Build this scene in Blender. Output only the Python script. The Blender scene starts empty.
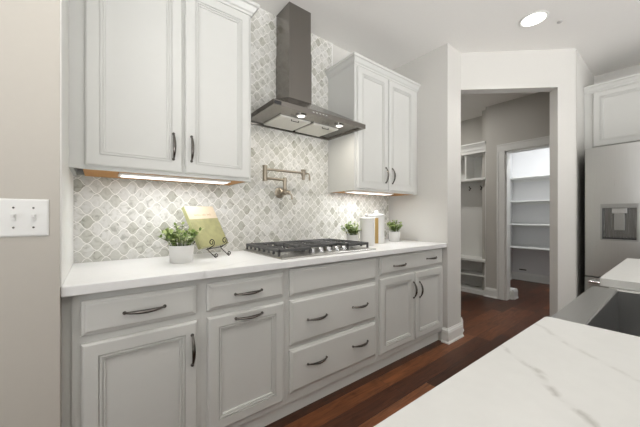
import bpy, bmesh, math, random
from mathutils import Vector, Matrix

S = bpy.context.scene
COL = S.collection
PI = math.pi
rnd = random.Random(7)

# ------------------------------------------------------------------ camera
cam_d = bpy.data.cameras.new('camera')
cam = bpy.data.objects.new('camera', cam_d)
COL.objects.link(cam)
cam.location = (0.0, -1.9937, 1.1631)
cam.rotation_euler = (PI / 2, 0, math.radians(52.02 - 90))
cam_d.sensor_width = 36.0
cam_d.lens = 16.08
cam_d.shift_y = 0.0040
cam_d.clip_start = 0.02
S.camera = cam

# ------------------------------------------------------------------ light + exposure
S.view_settings.view_transform = 'Standard'
S.view_settings.look = 'None'
S.view_settings.gamma = 1.0
S.view_settings.exposure = -0.12
world = bpy.data.worlds.new('world')
S.world = world
world.use_nodes = True
bgn = world.node_tree.nodes['Background']
# open side of the house: plain sky above the horizon, brighter glow added below it to lift the ceiling
wnt = world.node_tree
w_tc = wnt.nodes.new('ShaderNodeTexCoord')
w_sep = wnt.nodes.new('ShaderNodeSeparateXYZ')
w_mr = wnt.nodes.new('ShaderNodeMapRange')
wnt.links.new(w_tc.outputs['Generated'], w_sep.inputs[0])
wnt.links.new(w_sep.outputs[2], w_mr.inputs['Value'])
w_mr.inputs['From Min'].default_value = -0.15
w_mr.inputs['From Max'].default_value = 0.05
w_mr.inputs['To Min'].default_value = 5.8
w_mr.inputs['To Max'].default_value = 1.05
wnt.links.new(w_mr.outputs[0], bgn.inputs[1])
bgn.inputs[0].default_value = (1.0, 1.0, 1.0, 1)


def area(name, loc, size, power, color=(1, 1, 1), rot=(0, 0, 0), size_y=None, disk=False, spread=None):
    l = bpy.data.lights.new(name, 'AREA')
    l.energy = power
    l.color = color
    l.size = size
    if disk:
        l.shape = 'DISK'
    elif size_y:
        l.shape = 'RECTANGLE'
        l.size_y = size_y
    if spread:
        l.spread = spread
    o = bpy.data.objects.new(name, l)
    o.location = loc
    o.rotation_euler = rot
    COL.objects.link(o)
    return o


WARM = (1.0, 0.97, 0.93)
CAN_W = 4
for i, (cx, cy) in enumerate([(0.35, -1.24), (1.55, -1.24), (2.765, -1.24), (0.35, -3.3), (1.55, -3.3), (2.765, -3.3), (-1.2, -3.3)]):
    area('can_lamp', (cx, cy, 2.728), 0.13, CAN_W, WARM, disk=True, spread=math.radians(115))
area('hall_lamp', (3.75, 0.45, 2.72), 0.16, 13, WARM, disk=True)
area('pantry_lamp', (5.0, -0.75, 2.72), 0.25, 26, (0.93, 0.96, 1.0), disk=True)

# ------------------------------------------------------------------ materials


def new_mat(name):
    m = bpy.data.materials.new(name)
    m.use_nodes = True
    nt = m.node_tree
    return m, nt, nt.nodes['Principled BSDF']


def srgb(r, g, b):
    def f(c):
        c /= 255.0
        return c / 12.92 if c <= 0.04045 else ((c + 0.055) / 1.055) ** 2.4
    return (f(r), f(g), f(b), 1.0)


def mat(name, col, rough=0.5, metal=0.0, noise=0.0, scale=(8, 8, 8), bump=0.0, coat=0.0, spec=0.5):
    m, nt, b = new_mat(name)
    b.inputs['Base Color'].default_value = col
    b.inputs['Roughness'].default_value = rough
    b.inputs['Metallic'].default_value = metal
    b.inputs['Coat Weight'].default_value = coat
    b.inputs['Specular IOR Level'].default_value = spec
    g = nt.nodes.new('ShaderNodeNewGeometry')
    mp = nt.nodes.new('ShaderNodeMapping')
    mp.inputs['Scale'].default_value = scale
    n = nt.nodes.new('ShaderNodeTexNoise')
    n.inputs['Scale'].default_value = 1.0
    n.inputs['Detail'].default_value = 4
    nt.links.new(g.outputs['Position'], mp.inputs['Vector'])
    nt.links.new(mp.outputs[0], n.inputs['Vector'])
    mx = nt.nodes.new('ShaderNodeMixRGB')
    mx.blend_type = 'MULTIPLY'
    mx.inputs[0].default_value = noise
    mx.inputs[1].default_value = col
    nt.links.new(n.outputs['Fac'], mx.inputs[2])
    nt.links.new(mx.outputs[0], b.inputs['Base Color'])
    if bump:
        bp = nt.nodes.new('ShaderNodeBump')
        bp.inputs['Strength'].default_value = bump
        bp.inputs['Distance'].default_value = 0.002
        nt.links.new(n.outputs['Fac'], bp.inputs['Height'])
        nt.links.new(bp.outputs[0], b.inputs['Normal'])
    return m


M = {}
M['wall'] = mat('wall_paint', srgb(205, 203, 198), 0.75, noise=0.03, scale=(60, 60, 60), bump=0.05)
M['wall_shaded'] = mat('shaded_wall_paint', srgb(188, 183, 174), 0.75, noise=0.03, scale=(60, 60, 60), bump=0.05)  # same wall paint, darkened and warmed to carry the weaker light at left
M['wall_hall'] = mat('hall_wall_paint', srgb(190, 187, 180), 0.75, noise=0.03, scale=(60, 60, 60), bump=0.05)
M['wall_white'] = mat('white_wall_paint', srgb(224, 224, 224), 0.7, noise=0.03, scale=(60, 60, 60), bump=0.05)
M['ceiling'] = mat('ceiling_paint', srgb(236, 234, 230), 0.85, noise=0.03, scale=(50, 50, 50), bump=0.05)
M['trim'] = mat('white_trim_paint', srgb(226, 226, 222), 0.4, noise=0.02, scale=(20, 20, 20))
M['cabinet'] = mat('cabinet_paint', srgb(205, 205, 201), 0.34, noise=0.03, scale=(14, 14, 14), bump=0.03)
M['raw_wood'] = mat('raw_wood', srgb(196, 140, 72), 0.6, noise=0.35, scale=(4, 60, 30))
M['pewter'] = mat('dark_pewter', srgb(112, 108, 104), 0.22, 1.0, noise=0.1, scale=(40, 40, 40))
M['nickel'] = mat('champagne_nickel', srgb(172, 162, 146), 0.28, 1.0, noise=0.08, scale=(30, 30, 30))
M['chrome'] = mat('chrome', srgb(215, 215, 215), 0.12, 1.0)
M['black_iron'] = mat('black_cast_iron', srgb(92, 92, 92), 0.45, 0.3, noise=0.2, scale=(120, 120, 120), bump=0.3)
M['wrought'] = mat('dark_wrought_iron', srgb(48, 40, 36), 0.5, 0.6, noise=0.2, scale=(90, 90, 90))
M['black'] = mat('black_plastic', srgb(24, 24, 25), 0.5)
M['dark_grey'] = mat('dark_grey_steel', srgb(62, 62, 62), 0.5, 0.4)
M['ceramic'] = mat('white_ceramic', srgb(218, 217, 214), 0.35, noise=0.03, scale=(30, 30, 30))
M['plastic'] = mat('white_plastic', srgb(224, 224, 221), 0.35)
M['gold'] = mat('gold_band', srgb(180, 150, 92), 0.4, 0.35, noise=0.2, scale=(30, 30, 60))
M['cream'] = mat('cream_paper', srgb(206, 190, 166), 0.6, noise=0.08, scale=(50, 50, 50))
M['page'] = mat('page_paper', srgb(232, 228, 214), 0.8, noise=0.15, scale=(10, 10, 900))
M['soil'] = mat('potting_soil', srgb(52, 40, 30), 0.95, noise=0.6, scale=(150, 150, 150), bump=1.0)
M['stem'] = mat('green_stem', srgb(96, 116, 58), 0.6)
M['sprinkler'] = mat('grey_sprinkler_cap', srgb(176, 174, 170), 0.6)
M['filter'] = mat('aluminium_filter', srgb(232, 230, 222), 0.45, 0.0, noise=0.15, scale=(140, 6, 6))


def steel_mat(name, col, rough, stretch, amount=0.12, bump=0.12):
    m = mat(name, col, rough, 1.0, noise=amount, scale=stretch, bump=bump)
    nt = m.node_tree
    b = nt.nodes['Principled BSDF']
    n = [x for x in nt.nodes if x.type == 'TEX_NOISE'][0]
    mr = nt.nodes.new('ShaderNodeMapRange')
    mr.inputs['To Min'].default_value = rough - 0.06
    mr.inputs['To Max'].default_value = rough + 0.08
    nt.links.new(n.outputs['Fac'], mr.inputs['Value'])
    nt.links.new(mr.outputs[0], b.inputs['Roughness'])
    return m


M['hood_steel'] = steel_mat('brushed_hood_steel', srgb(140, 136, 131), 0.2, (300, 300, 4))
M['fridge_steel'] = steel_mat('brushed_fridge_steel', srgb(194, 194, 192), 0.3, (300, 300, 5))
M['sink_steel'] = steel_mat('brushed_sink_steel', srgb(168, 168, 166), 0.3, (6, 260, 260))
M['sink_steel_in'] = steel_mat('satin_sink_steel', srgb(150, 150, 149), 0.4, (200, 200, 6))
M['recess_steel'] = steel_mat('dark_recess_steel', srgb(128, 128, 127), 0.25, (300, 300, 5))
M['cook_steel'] = steel_mat('cooktop_steel', srgb(190, 188, 184), 0.28, (6, 300, 300))


def emit_mat(name, col, strength):
    m, nt, b = new_mat(name)
    b.inputs['Base Color'].default_value = col
    b.inputs['Emission Color'].default_value = col
    b.inputs['Emission Strength'].default_value = strength
    return m


M['lamp_lens'] = emit_mat('lit_lens', (1, 0.97, 0.92, 1), 5.0)
M['led_lens'] = emit_mat('lit_led_lens', (1, 0.98, 0.95, 1), 1.3)
M['hood_lens'] = emit_mat('lit_hood_lens', (1, 0.96, 0.90, 1), 4.0)


def node(nt, t, **kw):
    n = nt.nodes.new(t)
    for k, v in kw.items():
        setattr(n, k, v)
    return n


def mth(nt, op, a, b=None, c=None):
    n = nt.nodes.new('ShaderNodeMath')
    n.operation = op
    for i, v in enumerate((a, b, c)):
        if v is None:
            continue
        if isinstance(v, (int, float)):
            n.inputs[i].default_value = v
        else:
            nt.links.new(v, n.inputs[i])
    return n.outputs[0]


def ramp(nt, fac, stops, interp='LINEAR'):
    r = nt.nodes.new('ShaderNodeValToRGB')
    r.color_ramp.interpolation = interp
    while len(r.color_ramp.elements) < len(stops):
        r.color_ramp.elements.new(0.5)
    for e, (p, c) in zip(r.color_ramp.elements, stops):
        e.position = p
        e.color = c
    nt.links.new(fac, r.inputs[0])
    return r.outputs[0]


def position(nt):
    g = nt.nodes.new('ShaderNodeNewGeometry')
    s = nt.nodes.new('ShaderNodeSeparateXYZ')
    nt.links.new(g.outputs['Position'], s.inputs[0])
    return g.outputs['Position'], s.outputs[0], s.outputs[1], s.outputs[2]


def tile_material():
    m, nt, b = new_mat('marble_lantern_tile')
    P, x, y, z = position(nt)
    W, H = 0.083, 0.078
    xs = mth(nt, 'MULTIPLY', x, 2 * PI / W)
    zs = mth(nt, 'MULTIPLY', z, 2 * PI / H)
    s = mth(nt, 'ADD', xs, zs)
    t = mth(nt, 'SUBTRACT', xs, zs)
    A = 0.33
    s2 = mth(nt, 'ADD', s, mth(nt, 'MULTIPLY', mth(nt, 'SINE', t), A))
    t2 = mth(nt, 'ADD', t, mth(nt, 'MULTIPLY', mth(nt, 'SINE', s), A))

    def edge(v):
        q = mth(nt, 'ADD', mth(nt, 'MULTIPLY', v, 1 / (2 * PI)), 0.5)
        fl = mth(nt, 'FLOOR', q)
        fr = mth(nt, 'FRACT', q)
        d = mth(nt, 'MINIMUM', fr, mth(nt, 'SUBTRACT', 1.0, fr))
        return fl, d
    f1, d1 = edge(s2)
    f2, d2 = edge(t2)
    d = mth(nt, 'MINIMUM', d1, d2)
    cv = nt.nodes.new('ShaderNodeCombineXYZ')
    nt.links.new(f1, cv.inputs[0])
    nt.links.new(f2, cv.inputs[1])
    wn = node(nt, 'ShaderNodeTexWhiteNoise', noise_dimensions='2D')
    nt.links.new(cv.outputs[0], wn.inputs['Vector'])
    base = ramp(nt, wn.outputs['Value'], [(0.0, srgb(174, 173, 162)), (0.12, srgb(195, 194, 186)), (0.45, srgb(206, 205, 199)),
                                          (0.75, srgb(212, 211, 207)), (1.0, srgb(219, 218, 214))])
    # marble veining, its direction jumps from tile to tile
    off = nt.nodes.new('ShaderNodeVectorMath')
    off.operation = 'MULTIPLY_ADD'
    nt.links.new(wn.outputs['Color'], off.inputs[0])
    off.inputs[1].default_value = (9, 9, 9)
    nt.links.new(P, off.inputs[2])
    n = node(nt, 'ShaderNodeTexNoise')
    n.inputs['Scale'].default_value = 26
    n.inputs['Detail'].default_value = 6
    n.inputs['Distortion'].default_value = 1.4
    nt.links.new(off.outputs[0], n.inputs['Vector'])
    vein = ramp(nt, n.outputs['Fac'], [(0.30, srgb(158, 158, 145)), (0.46, srgb(238, 237, 233)), (0.6, srgb(255, 255, 255))])
    mx = node(nt, 'ShaderNodeMixRGB', blend_type='MULTIPLY')
    mx.inputs[0].default_value = 0.6
    nt.links.new(base, mx.inputs[1])
    nt.links.new(vein, mx.inputs[2])
    gm = ramp(nt, d, [(0.024, (1, 1, 1, 1)), (0.044, (0, 0, 0, 1))])
    m2 = node(nt, 'ShaderNodeMixRGB')
    nt.links.new(gm, m2.inputs[0])
    nt.links.new(mx.outputs[0], m2.inputs[1])
    m2.inputs[2].default_value = srgb(236, 234, 229)
    nt.links.new(m2.outputs[0], b.inputs['Base Color'])
    rr = nt.nodes.new('ShaderNodeMapRange')
    nt.links.new(gm, rr.inputs['Value'])
    rr.inputs['To Min'].default_value = 0.3
    rr.inputs['To Max'].default_value = 0.8
    nt.links.new(rr.outputs[0], b.inputs['Roughness'])
    bp = nt.nodes.new('ShaderNodeBump')
    bp.inputs['Distance'].default_value = 0.0015
    bp.inputs['Strength'].default_value = 0.5
    hgt = ramp(nt, d, [(0.02, (0, 0, 0, 1)), (0.09, (1, 1, 1, 1))])
    nt.links.new(hgt, bp.inputs['Height'])
    nt.links.new(bp.outputs[0], b.inputs['Normal'])
    return m


M['tile'] = tile_material()


def floor_material():
    m, nt, b = new_mat('dark_hardwood_planks')
    P, x, y, z = position(nt)
    PW, PL = 0.125, 1.3
    ry = mth(nt, 'MULTIPLY', y, 1 / PW)
    row = mth(nt, 'FLOOR', ry)
    fy = mth(nt, 'FRACT', ry)
    w1 = node(nt, 'ShaderNodeTexWhiteNoise', noise_dimensions='1D')
    nt.links.new(row, w1.inputs['W'])
    rx = mth(nt, 'ADD', mth(nt, 'MULTIPLY', x, 1 / PL), mth(nt, 'MULTIPLY', w1.outputs['Value'], 7.3))
    colm = mth(nt, 'FLOOR', rx)
    fx = mth(nt, 'FRACT', rx)
    cv = nt.nodes.new('ShaderNodeCombineXYZ')
    nt.links.new(row, cv.inputs[0])
    nt.links.new(colm, cv.inputs[1])
    w2 = node(nt, 'ShaderNodeTexWhiteNoise', noise_dimensions='2D')
    nt.links.new(cv.outputs[0], w2.inputs['Vector'])
    base = ramp(nt, w2.outputs['Value'], [(0.0, srgb(56, 32, 19)), (0.4, srgb(77, 44, 27)), (0.75, srgb(98, 58, 36)), (1.0, srgb(128, 80, 50))])
    off = nt.nodes.new('ShaderNodeVectorMath')
    off.operation = 'MULTIPLY_ADD'
    nt.links.new(w2.outputs['Color'], off.inputs[0])
    off.inputs[1].default_value = (11, 11, 11)
    nt.links.new(P, off.inputs[2])
    mp = nt.nodes.new('ShaderNodeMapping')
    mp.inputs['Scale'].default_value = (2.2, 24, 24)
    nt.links.new(off.outputs[0], mp.inputs['Vector'])
    n = node(nt, 'ShaderNodeTexNoise')
    n.inputs['Scale'].default_value = 1.6
    n.inputs['Detail'].default_value = 8
    n.inputs['Roughness'].default_value = 0.65
    n.inputs['Distortion'].default_value = 1.6
    nt.links.new(mp.outputs[0], n.inputs['Vector'])
    grain = ramp(nt, n.outputs['Fac'], [(0.3, (0.33, 0.3, 0.28, 1)), (0.52, (0.86, 0.84, 0.82, 1)), (0.7, (1.25, 1.22, 1.18, 1))])
    # dark knots
    n3 = node(nt, 'ShaderNodeTexNoise')
    n3.inputs['Scale'].default_value = 5.5
    n3.inputs['Detail'].default_value = 3
    nt.links.new(off.outputs[0], n3.inputs['Vector'])
    kn = ramp(nt, n3.outputs['Fac'], [(0.28, (0.45, 0.42, 0.4, 1)), (0.42, (1, 1, 1, 1))])
    mx = node(nt, 'ShaderNodeMixRGB', blend_type='MULTIPLY')
    mx.inputs[0].default_value = 0.9
    nt.links.new(base, mx.inputs[1])
    nt.links.new(grain, mx.inputs[2])
    mk = node(nt, 'ShaderNodeMixRGB', blend_type='MULTIPLY')
    mk.inputs[0].default_value = 0.8
    nt.links.new(mx.outputs[0], mk.inputs[1])
    nt.links.new(kn, mk.inputs[2])
    dy = mth(nt, 'MULTIPLY', mth(nt, 'MINIMUM', fy, mth(nt, 'SUBTRACT', 1.0, fy)), PW)
    dx = mth(nt, 'MULTIPLY', mth(nt, 'MINIMUM', fx, mth(nt, 'SUBTRACT', 1.0, fx)), PL)
    dd = mth(nt, 'MINIMUM', dx, dy)
    gap = ramp(nt, mth(nt, 'MULTIPLY', dd, 100.0), [(0.1, (0.25, 0.22, 0.2, 1)), (0.22, (1, 1, 1, 1))])
    m2 = node(nt, 'ShaderNodeMixRGB', blend_type='MULTIPLY')
    m2.inputs[0].default_value = 1.0
    nt.links.new(mk.outputs[0], m2.inputs[1])
    nt.links.new(gap, m2.inputs[2])
    nt.links.new(m2.outputs[0], b.inputs['Base Color'])
    b.inputs['Roughness'].default_value = 0.33
    b.inputs['Specular IOR Level'].default_value = 0.35
    bp = nt.nodes.new('ShaderNodeBump')
    bp.inputs['Strength'].default_value = 0.25
    bp.inputs['Distance'].default_value = 0.002
    hh = mth(nt, 'ADD', n.outputs['Fac'], mth(nt, 'MULTIPLY', gap, 2.0))
    nt.links.new(hh, bp.inputs['Height'])
    nt.links.new(bp.outputs[0], b.inputs['Normal'])
    return m


M['floor'] = floor_material()


def quartz_material(name, base, veins):
    m, nt, b = new_mat(name)
    P, x, y, z = position(nt)
    n = node(nt, 'ShaderNodeTexNoise')
    n.inputs['Scale'].default_value = 13
    n.inputs['Detail'].default_value = 7
    nt.links.new(P, n.inputs['Vector'])
    nb = node(nt, 'ShaderNodeTexNoise')
    nb.inputs['Scale'].default_value = 42
    nb.inputs['Detail'].default_value = 5
    nt.links.new(P, nb.inputs['Vector'])
    wob = mth(nt, 'MULTIPLY', mth(nt, 'SUBTRACT', n.outputs['Fac'], 0.5), 0.05)
    cur = None
    brk = ramp(nt, nb.outputs['Fac'], [(0.45, (0.12, 0.12, 0.12, 1)), (0.62, (1, 1, 1, 1))])
    for (px, py, ang, wid, strength) in veins:
        nx, ny = -math.sin(ang), math.cos(ang)
        dist = mth(nt, 'ADD', mth(nt, 'MULTIPLY', x, nx), mth(nt, 'MULTIPLY', y, ny))
        dist = mth(nt, 'SUBTRACT', dist, px * nx + py * ny)
        dist = mth(nt, 'ABSOLUTE', mth(nt, 'ADD', dist, wob))
        mask = nt.nodes.new('ShaderNodeMapRange')
        nt.links.new(dist, mask.inputs['Value'])
        mask.inputs['From Min'].default_value = 0.0
        mask.inputs['From Max'].default_value = wid
        mask.inputs['To Min'].default_value = strength
        mask.inputs['To Max'].default_value = 0.0
        v = mth(nt, 'MULTIPLY', mask.outputs[0], brk)
        cur = v if cur is None else mth(nt, 'MAXIMUM', cur, v)
    cl = ramp(nt, nb.outputs['Fac'], [(0.3, tuple(c * 0.97 for c in base[:3]) + (1,)), (0.7, base)])
    mx = node(nt, 'ShaderNodeMixRGB')
    nt.links.new(cl, mx.inputs[1])
    mx.inputs[2].default_value = srgb(150, 148, 142)
    if cur is not None:
        nt.links.new(cur, mx.inputs[0])
    nt.links.new(mx.outputs[0], b.inputs['Base Color'])
    b.inputs['Roughness'].default_value = 0.3
    return m


M['quartz'] = quartz_material('white_quartz', srgb(230, 230, 229), [(1.2, -0.2, 0.5, 0.012, 0.3), (2.2, -0.4, -0.4, 0.01, 0.3)])
M['island_quartz'] = quartz_material('veined_island_quartz', srgb(200, 200, 197), [
    (0.533, -1.86, math.radians(46), 0.009, 0.75), (0.70, -1.885, math.radians(47), 0.009, 0.4),
    (-0.1, -2.3, math.radians(60), 0.008, 0.6), (2.1, -2.2, math.radians(30), 0.012, 0.5)])

# ------------------------------------------------------------------ mesh helpers
BASE = {}


def box(bm, x0, x1, y0, y1, z0, z1, bev=0.0, seg=2):
    g = bmesh.ops.create_cube(bm, size=1.0)
    vs = g['verts']
    for v in vs:
        v.co = Vector(((x0 + x1) / 2 + v.co.x * (x1 - x0), (y0 + y1) / 2 + v.co.y * (y1 - y0), (z0 + z1) / 2 + v.co.z * (z1 - z0)))
    if bev > 0:
        es = list({e for v in vs for e in v.link_edges})
        bmesh.ops.bevel(bm, geom=es, offset=bev, segments=seg, affect='EDGES', profile=0.5)
    return bm


def B():
    return bmesh.new()


def bx(*a, **k):
    return box(B(), *a, **k)


def tube(bm, pts, rad, n=8, cap=True):
    pts = [Vector(p) for p in pts]
    rads = rad if isinstance(rad, (list, tuple)) else [rad] * len(pts)
    rings = []
    prev = None
    for i, p in enumerate(pts):
        if i == 0:
            t = pts[1] - pts[0]
        elif i == len(pts) - 1:
            t = pts[-1] - pts[-2]
        else:
            t = (pts[i + 1] - p).normalized() + (p - pts[i - 1]).normalized()
        t.normalize()
        if prev is None:
            a = Vector((0, 0, 1)) if abs(t.z) < 0.9 else Vector((1, 0, 0))
            u = t.cross(a).normalized()
        else:
            u = (prev - t * prev.dot(t)).normalized()
        prev = u
        w = t.cross(u)
        rings.append([bm.verts.new(p + (u * math.cos(2 * PI * k / n) + w * math.sin(2 * PI * k / n)) * rads[i]) for k in range(n)])
    for r0, r1 in zip(rings, rings[1:]):
        for k in range(n):
            bm.faces.new((r0[k], r0[(k + 1) % n], r1[(k + 1) % n], r1[k]))
    if cap:
        bm.faces.new(rings[0][::-1])
        bm.faces.new(rings[-1])
    return bm


def lathe(bm, prof, c=(0, 0, 0), n=32, axis='Z'):
    c = Vector(c)
    rings = []
    for r, h in prof:
        ring = []
        for k in range(n):
            a = 2 * PI * k / n
            p = Vector((r * math.cos(a), r * math.sin(a), h))
            if axis == 'Y':
                p = Vector((p.x, -p.z, p.y))
            elif axis == 'X':
                p = Vector((p.z, p.x, p.y))
            ring.append(bm.verts.new(c + p))
        rings.append(ring)
    for r0, r1 in zip(rings, rings[1:]):
        for k in range(n):
            bm.faces.new((r0[k], r0[(k + 1) % n], r1[(k + 1) % n], r1[k]))
    bm.faces.new(rings[0][::-1])
    bm.faces.new(rings[-1])
    return bm


def prism(bm, pts, z0, z1, bev=0.0):
    lo = [bm.verts.new((x, y, z0)) for x, y in pts]
    hi = [bm.verts.new((x, y, z1)) for x, y in pts]
    n = len(pts)
    for k in range(n):
        bm.faces.new((lo[k], lo[(k + 1) % n], hi[(k + 1) % n], hi[k]))
    bm.faces.new(hi)
    bm.faces.new(lo[::-1])
    bmesh.ops.recalc_face_normals(bm, faces=bm.faces)
    if bev:
        es = [e for e in bm.edges if abs(e.verts[0].co.z - e.verts[1].co.z) < 1e-6]
        bmesh.ops.bevel(bm, geom=es, offset=bev, segments=2, affect='EDGES', profile=0.5)
    return bm


def sweep(bm, path, prof, z=0.0):
    """profile (out, height) swept along a 2D path; 'out' is to the right of the walking direction; mitred corners"""
    P = [Vector(p) for p in path]
    rings = []
    for i, p in enumerate(P):
        ns = []
        if i > 0:
            d = (P[i] - P[i - 1]).normalized()
            ns.append(Vector((d.y, -d.x)))
        if i < len(P) - 1:
            d = (P[i + 1] - P[i]).normalized()
            ns.append(Vector((d.y, -d.x)))
        if len(ns) == 2:
            m = (ns[0] + ns[1]).normalized()
            m = m / max(0.2, m.dot(ns[0]))
        else:
            m = ns[0]
        rings.append([bm.verts.new((p.x + m.x * o, p.y + m.y * o, z + h)) for o, h in prof])
    k = len(prof)
    for r0, r1 in zip(rings, rings[1:]):
        for j in range(k):
            bm.faces.new((r0[j], r0[(j + 1) % k], r1[(j + 1) % k], r1[j]))
    bm.faces.new(rings[0])
    bm.faces.new(rings[-1][::-1])
    bmesh.ops.recalc_face_normals(bm, faces=bm.faces)
    return bm


def front_y(yb):
    return lambda a, b, o: (a, yb - o, b)          # facing -Y


def front_x(xb):
    return lambda a, b, o: (xb - o, -a, b)         # facing -X, a = -y


def panel(bm, a0, a1, b0, b1, fr, prof):
    """nested rectangles: prof = [(inset, out)] closed by a back and a front face"""
    rings = []
    for i, o in prof:
        rings.append([bm.verts.new(fr(*q, o)) for q in ((a0 + i, b0 + i), (a1 - i, b0 + i), (a1 - i, b1 - i), (a0 + i, b1 - i))])
    for r0, r1 in zip(rings, rings[1:]):
        for k in range(4):
            bm.faces.new((r0[k], r0[(k + 1) % 4], r1[(k + 1) % 4], r1[k]))
    bm.faces.new(rings[0][::-1])
    bm.faces.new(rings[-1])
    bmesh.ops.recalc_face_normals(bm, faces=bm.faces)
    return bm


def base_of(o):
    return BASE.get(o.name, Vector((0, 0, 0)))


def obj(name, bm, m, parent=None, smooth=False, origin=None, label=None):
    """bm is in world coordinates"""
    pb = base_of(parent) if parent else Vector((0, 0, 0))
    if origin is None:
        cs = [v.co for v in bm.verts]
        lo = Vector([min(c[i] for c in cs) for i in range(3)])
        hi = Vector([max(c[i] for c in cs) for i in range(3)])
        origin = (lo + hi) / 2
        if parent is None:
            origin.z = lo.z
    origin = Vector(origin)
    bmesh.ops.translate(bm, verts=bm.verts, vec=-origin)
    me = bpy.data.meshes.new(name)
    bm.to_mesh(me)
    bm.free()
    me.materials.append(m)
    if smooth:
        for p in me.polygons:
            p.use_smooth = True
        try:
            me.set_sharp_from_angle(angle=math.radians(38))
        except Exception:
            pass
    o = bpy.data.objects.new(name, me)
    COL.objects.link(o)
    o.location = origin - pb
    BASE[o.name] = origin
    if parent:
        o.parent = parent
    if label:
        o['label'] = label
    return o


def thing(name, label, cat, loc, group=None):
    o = bpy.data.objects.new(name, None)
    o.empty_display_size = 0.05
    COL.objects.link(o)
    o.location = loc
    BASE[o.name] = Vector(loc)
    return tag(o, label, cat, group)


def tag(o, label, cat, group=None):
    o['label'] = label
    o['category'] = cat
    if group:
        o['group'] = group
    return o


def struct(name, bm, m, **k):
    o = obj(name, bm, m, **k)
    o['kind'] = 'structure'
    return o


# ------------------------------------------------------------------ the setting
CEIL = 2.745
XL, XR = -0.101, 2.53
struct('floor', bx(-2.2, 6.3, -4.6, 2.2, -0.1, 0.0), M['floor'])
struct('ceiling', bx(-2.2, 6.3, -4.6, 2.2, CEIL, CEIL + 0.1), M['ceiling'])
struct('wall_back', bx(XL - 0.12, XR + 0.25, 0.01, 0.13, 0.0, CEIL), M['wall'])
TX = 1.69
TRX = 2.50
bt = B()
box(bt, XL, TX, 0.0, 0.01, 0.90, CEIL)
box(bt, TX, TRX, 0.0, 0.01, 0.90, 1.42)
struct('backsplash_wall_tile', bt, M['tile'])
wl = B()
prism(wl, [(-2.2, -0.66), (XL, -0.66), (XL, 0.12), (-2.2, 0.12)], 0.0, CEIL)
o_wl = struct('wall_left', wl, M['wall_shaded'])
# unseen rear wall added for reflections: two openings shaped to admit light, and one in the left side wall
br = B()
for x0, x1, z0, z1 in ((-2.2, -1.9, 0, CEIL), (-1.9, 0.3, 2.45, CEIL), (0.3, 0.8, 0, CEIL), (0.8, 3.6, 2.45, CEIL), (3.6, 4.57, 0, CEIL)):
    box(br, x0, x1, -4.72, -4.6, z0, z1)
struct('wall_rear_added', br, M['wall'])
br = B()
for y0, y1, z0, z1 in ((-2.0, -0.66, 0, CEIL), (-4.3, -2.0, 2.45, CEIL), (-4.6, -4.3, 0, CEIL)):
    box(br, -2.32, -2.2, y0, y1, z0, z1)
struct('wall_side_added', br, M['wall'])
struct('wall_fridge_end', bx(4.45, 4.57, -4.6, -3.4, 0.0, CEIL), M['wall'])
# the end wall right of the counter, its end face and the angled wall with the cased-free opening
STX = 2.78
struct('wall_right', bx(XR, STX, -0.65, 0.12, 0.0, CEIL), M['wall'])
P0 = Vector((2.78, -0.65))
P1 = Vector((3.565, -1.352))
DV = (P1 - P0).normalized()
NV = Vector((-DV.y, DV.x))
AT = 0.105
OPEN0, OPEN1, OPENH = 0.012, 0.892, 2.386


def aw(s0, s1, z0, z1):
    a, b = P0 + DV * s0, P0 + DV * s1
    return prism(B(), [tuple(a), tuple(b), tuple(b + NV * AT), tuple(a + NV * AT)], z0, z1)


LEN = (P1 - P0).length
ba = aw(0.0, OPEN1, OPENH, CEIL)
a, b_ = P0 + DV * OPEN1, P1
prism(ba, [tuple(a), tuple(b_), tuple(b_ + NV * AT), tuple(a + NV * AT)], 0.0, CEIL)
struct('wall_angled', ba, M['wall'])
struct('wall_fridge_side', bx(3.60, 4.45, -1.352, -1.25, 0.0, CEIL), M['wall'])
struct('wall_fridge', bx(4.45, 4.57, -3.4, -1.352, 0.0, CEIL), M['wall'])
# hall: far wall with the pantry doorway
HX = 4.45
DY0, DY1, DH = -0.455, -1.22, 2.06
bh = B()
box(bh, HX, HX + 0.12, DY0, -0.205, 0.0, CEIL)
box(bh, HX, HX + 0.12, DY1, DY0, DH, CEIL)
box(bh, HX, HX + 0.12, -1.352, DY1, 0.0, CEIL)
struct('wall_hall', bh, M['wall_hall'])
bc = B()
box(bc, 4.80, 4.92, -0.205, 1.3, 0.0, CEIL)
box(bc, HX + 0.12, 4.92, -0.205, -0.105, 0.0, CEIL)
struct('wall_mudroom', bc, M['wall_hall'])
struct('wall_hall_end', bx(STX - 0.1, 4.92, 1.3, 1.42, 0.0, CEIL), M['wall_hall'])
struct('wall_hall_left', bx(STX - 0.1, STX, 0.12, 1.3, 0.0, CEIL), M['wall_hall'])
# pantry
bp = B()
box(bp, 6.10, 6.2, -1.45, 0.12, 0.0, CEIL)
struct('wall_pantry_back', bp, M['wall_white'])
struct('wall_pantry_left', bx(4.92, 6.1, 0.0, 0.1, 0.0, CEIL), M['wall_white'])
struct('wall_pantry_right', bx(4.57, 6.1, -1.45, -1.35, 0.0, CEIL), M['wall_white'])

struct('wall_left_lit', bx(XL, XL + 0.004, -0.655, 0.0, 0.915, CEIL), M['trim'])  # white sheet over the alcove side, LED brightness put into its colour
# trim: baseboards, casing
BB = [(0.0, 0.0), (0.024, 0.0), (0.024, 0.012), (0.016, 0.02), (0.016, 0.098), (0.013, 0.104), (0.013, 0.112), (0.006, 0.125), (0.003, 0.135), (0.0, 0.135)]
bb = B()
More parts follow.
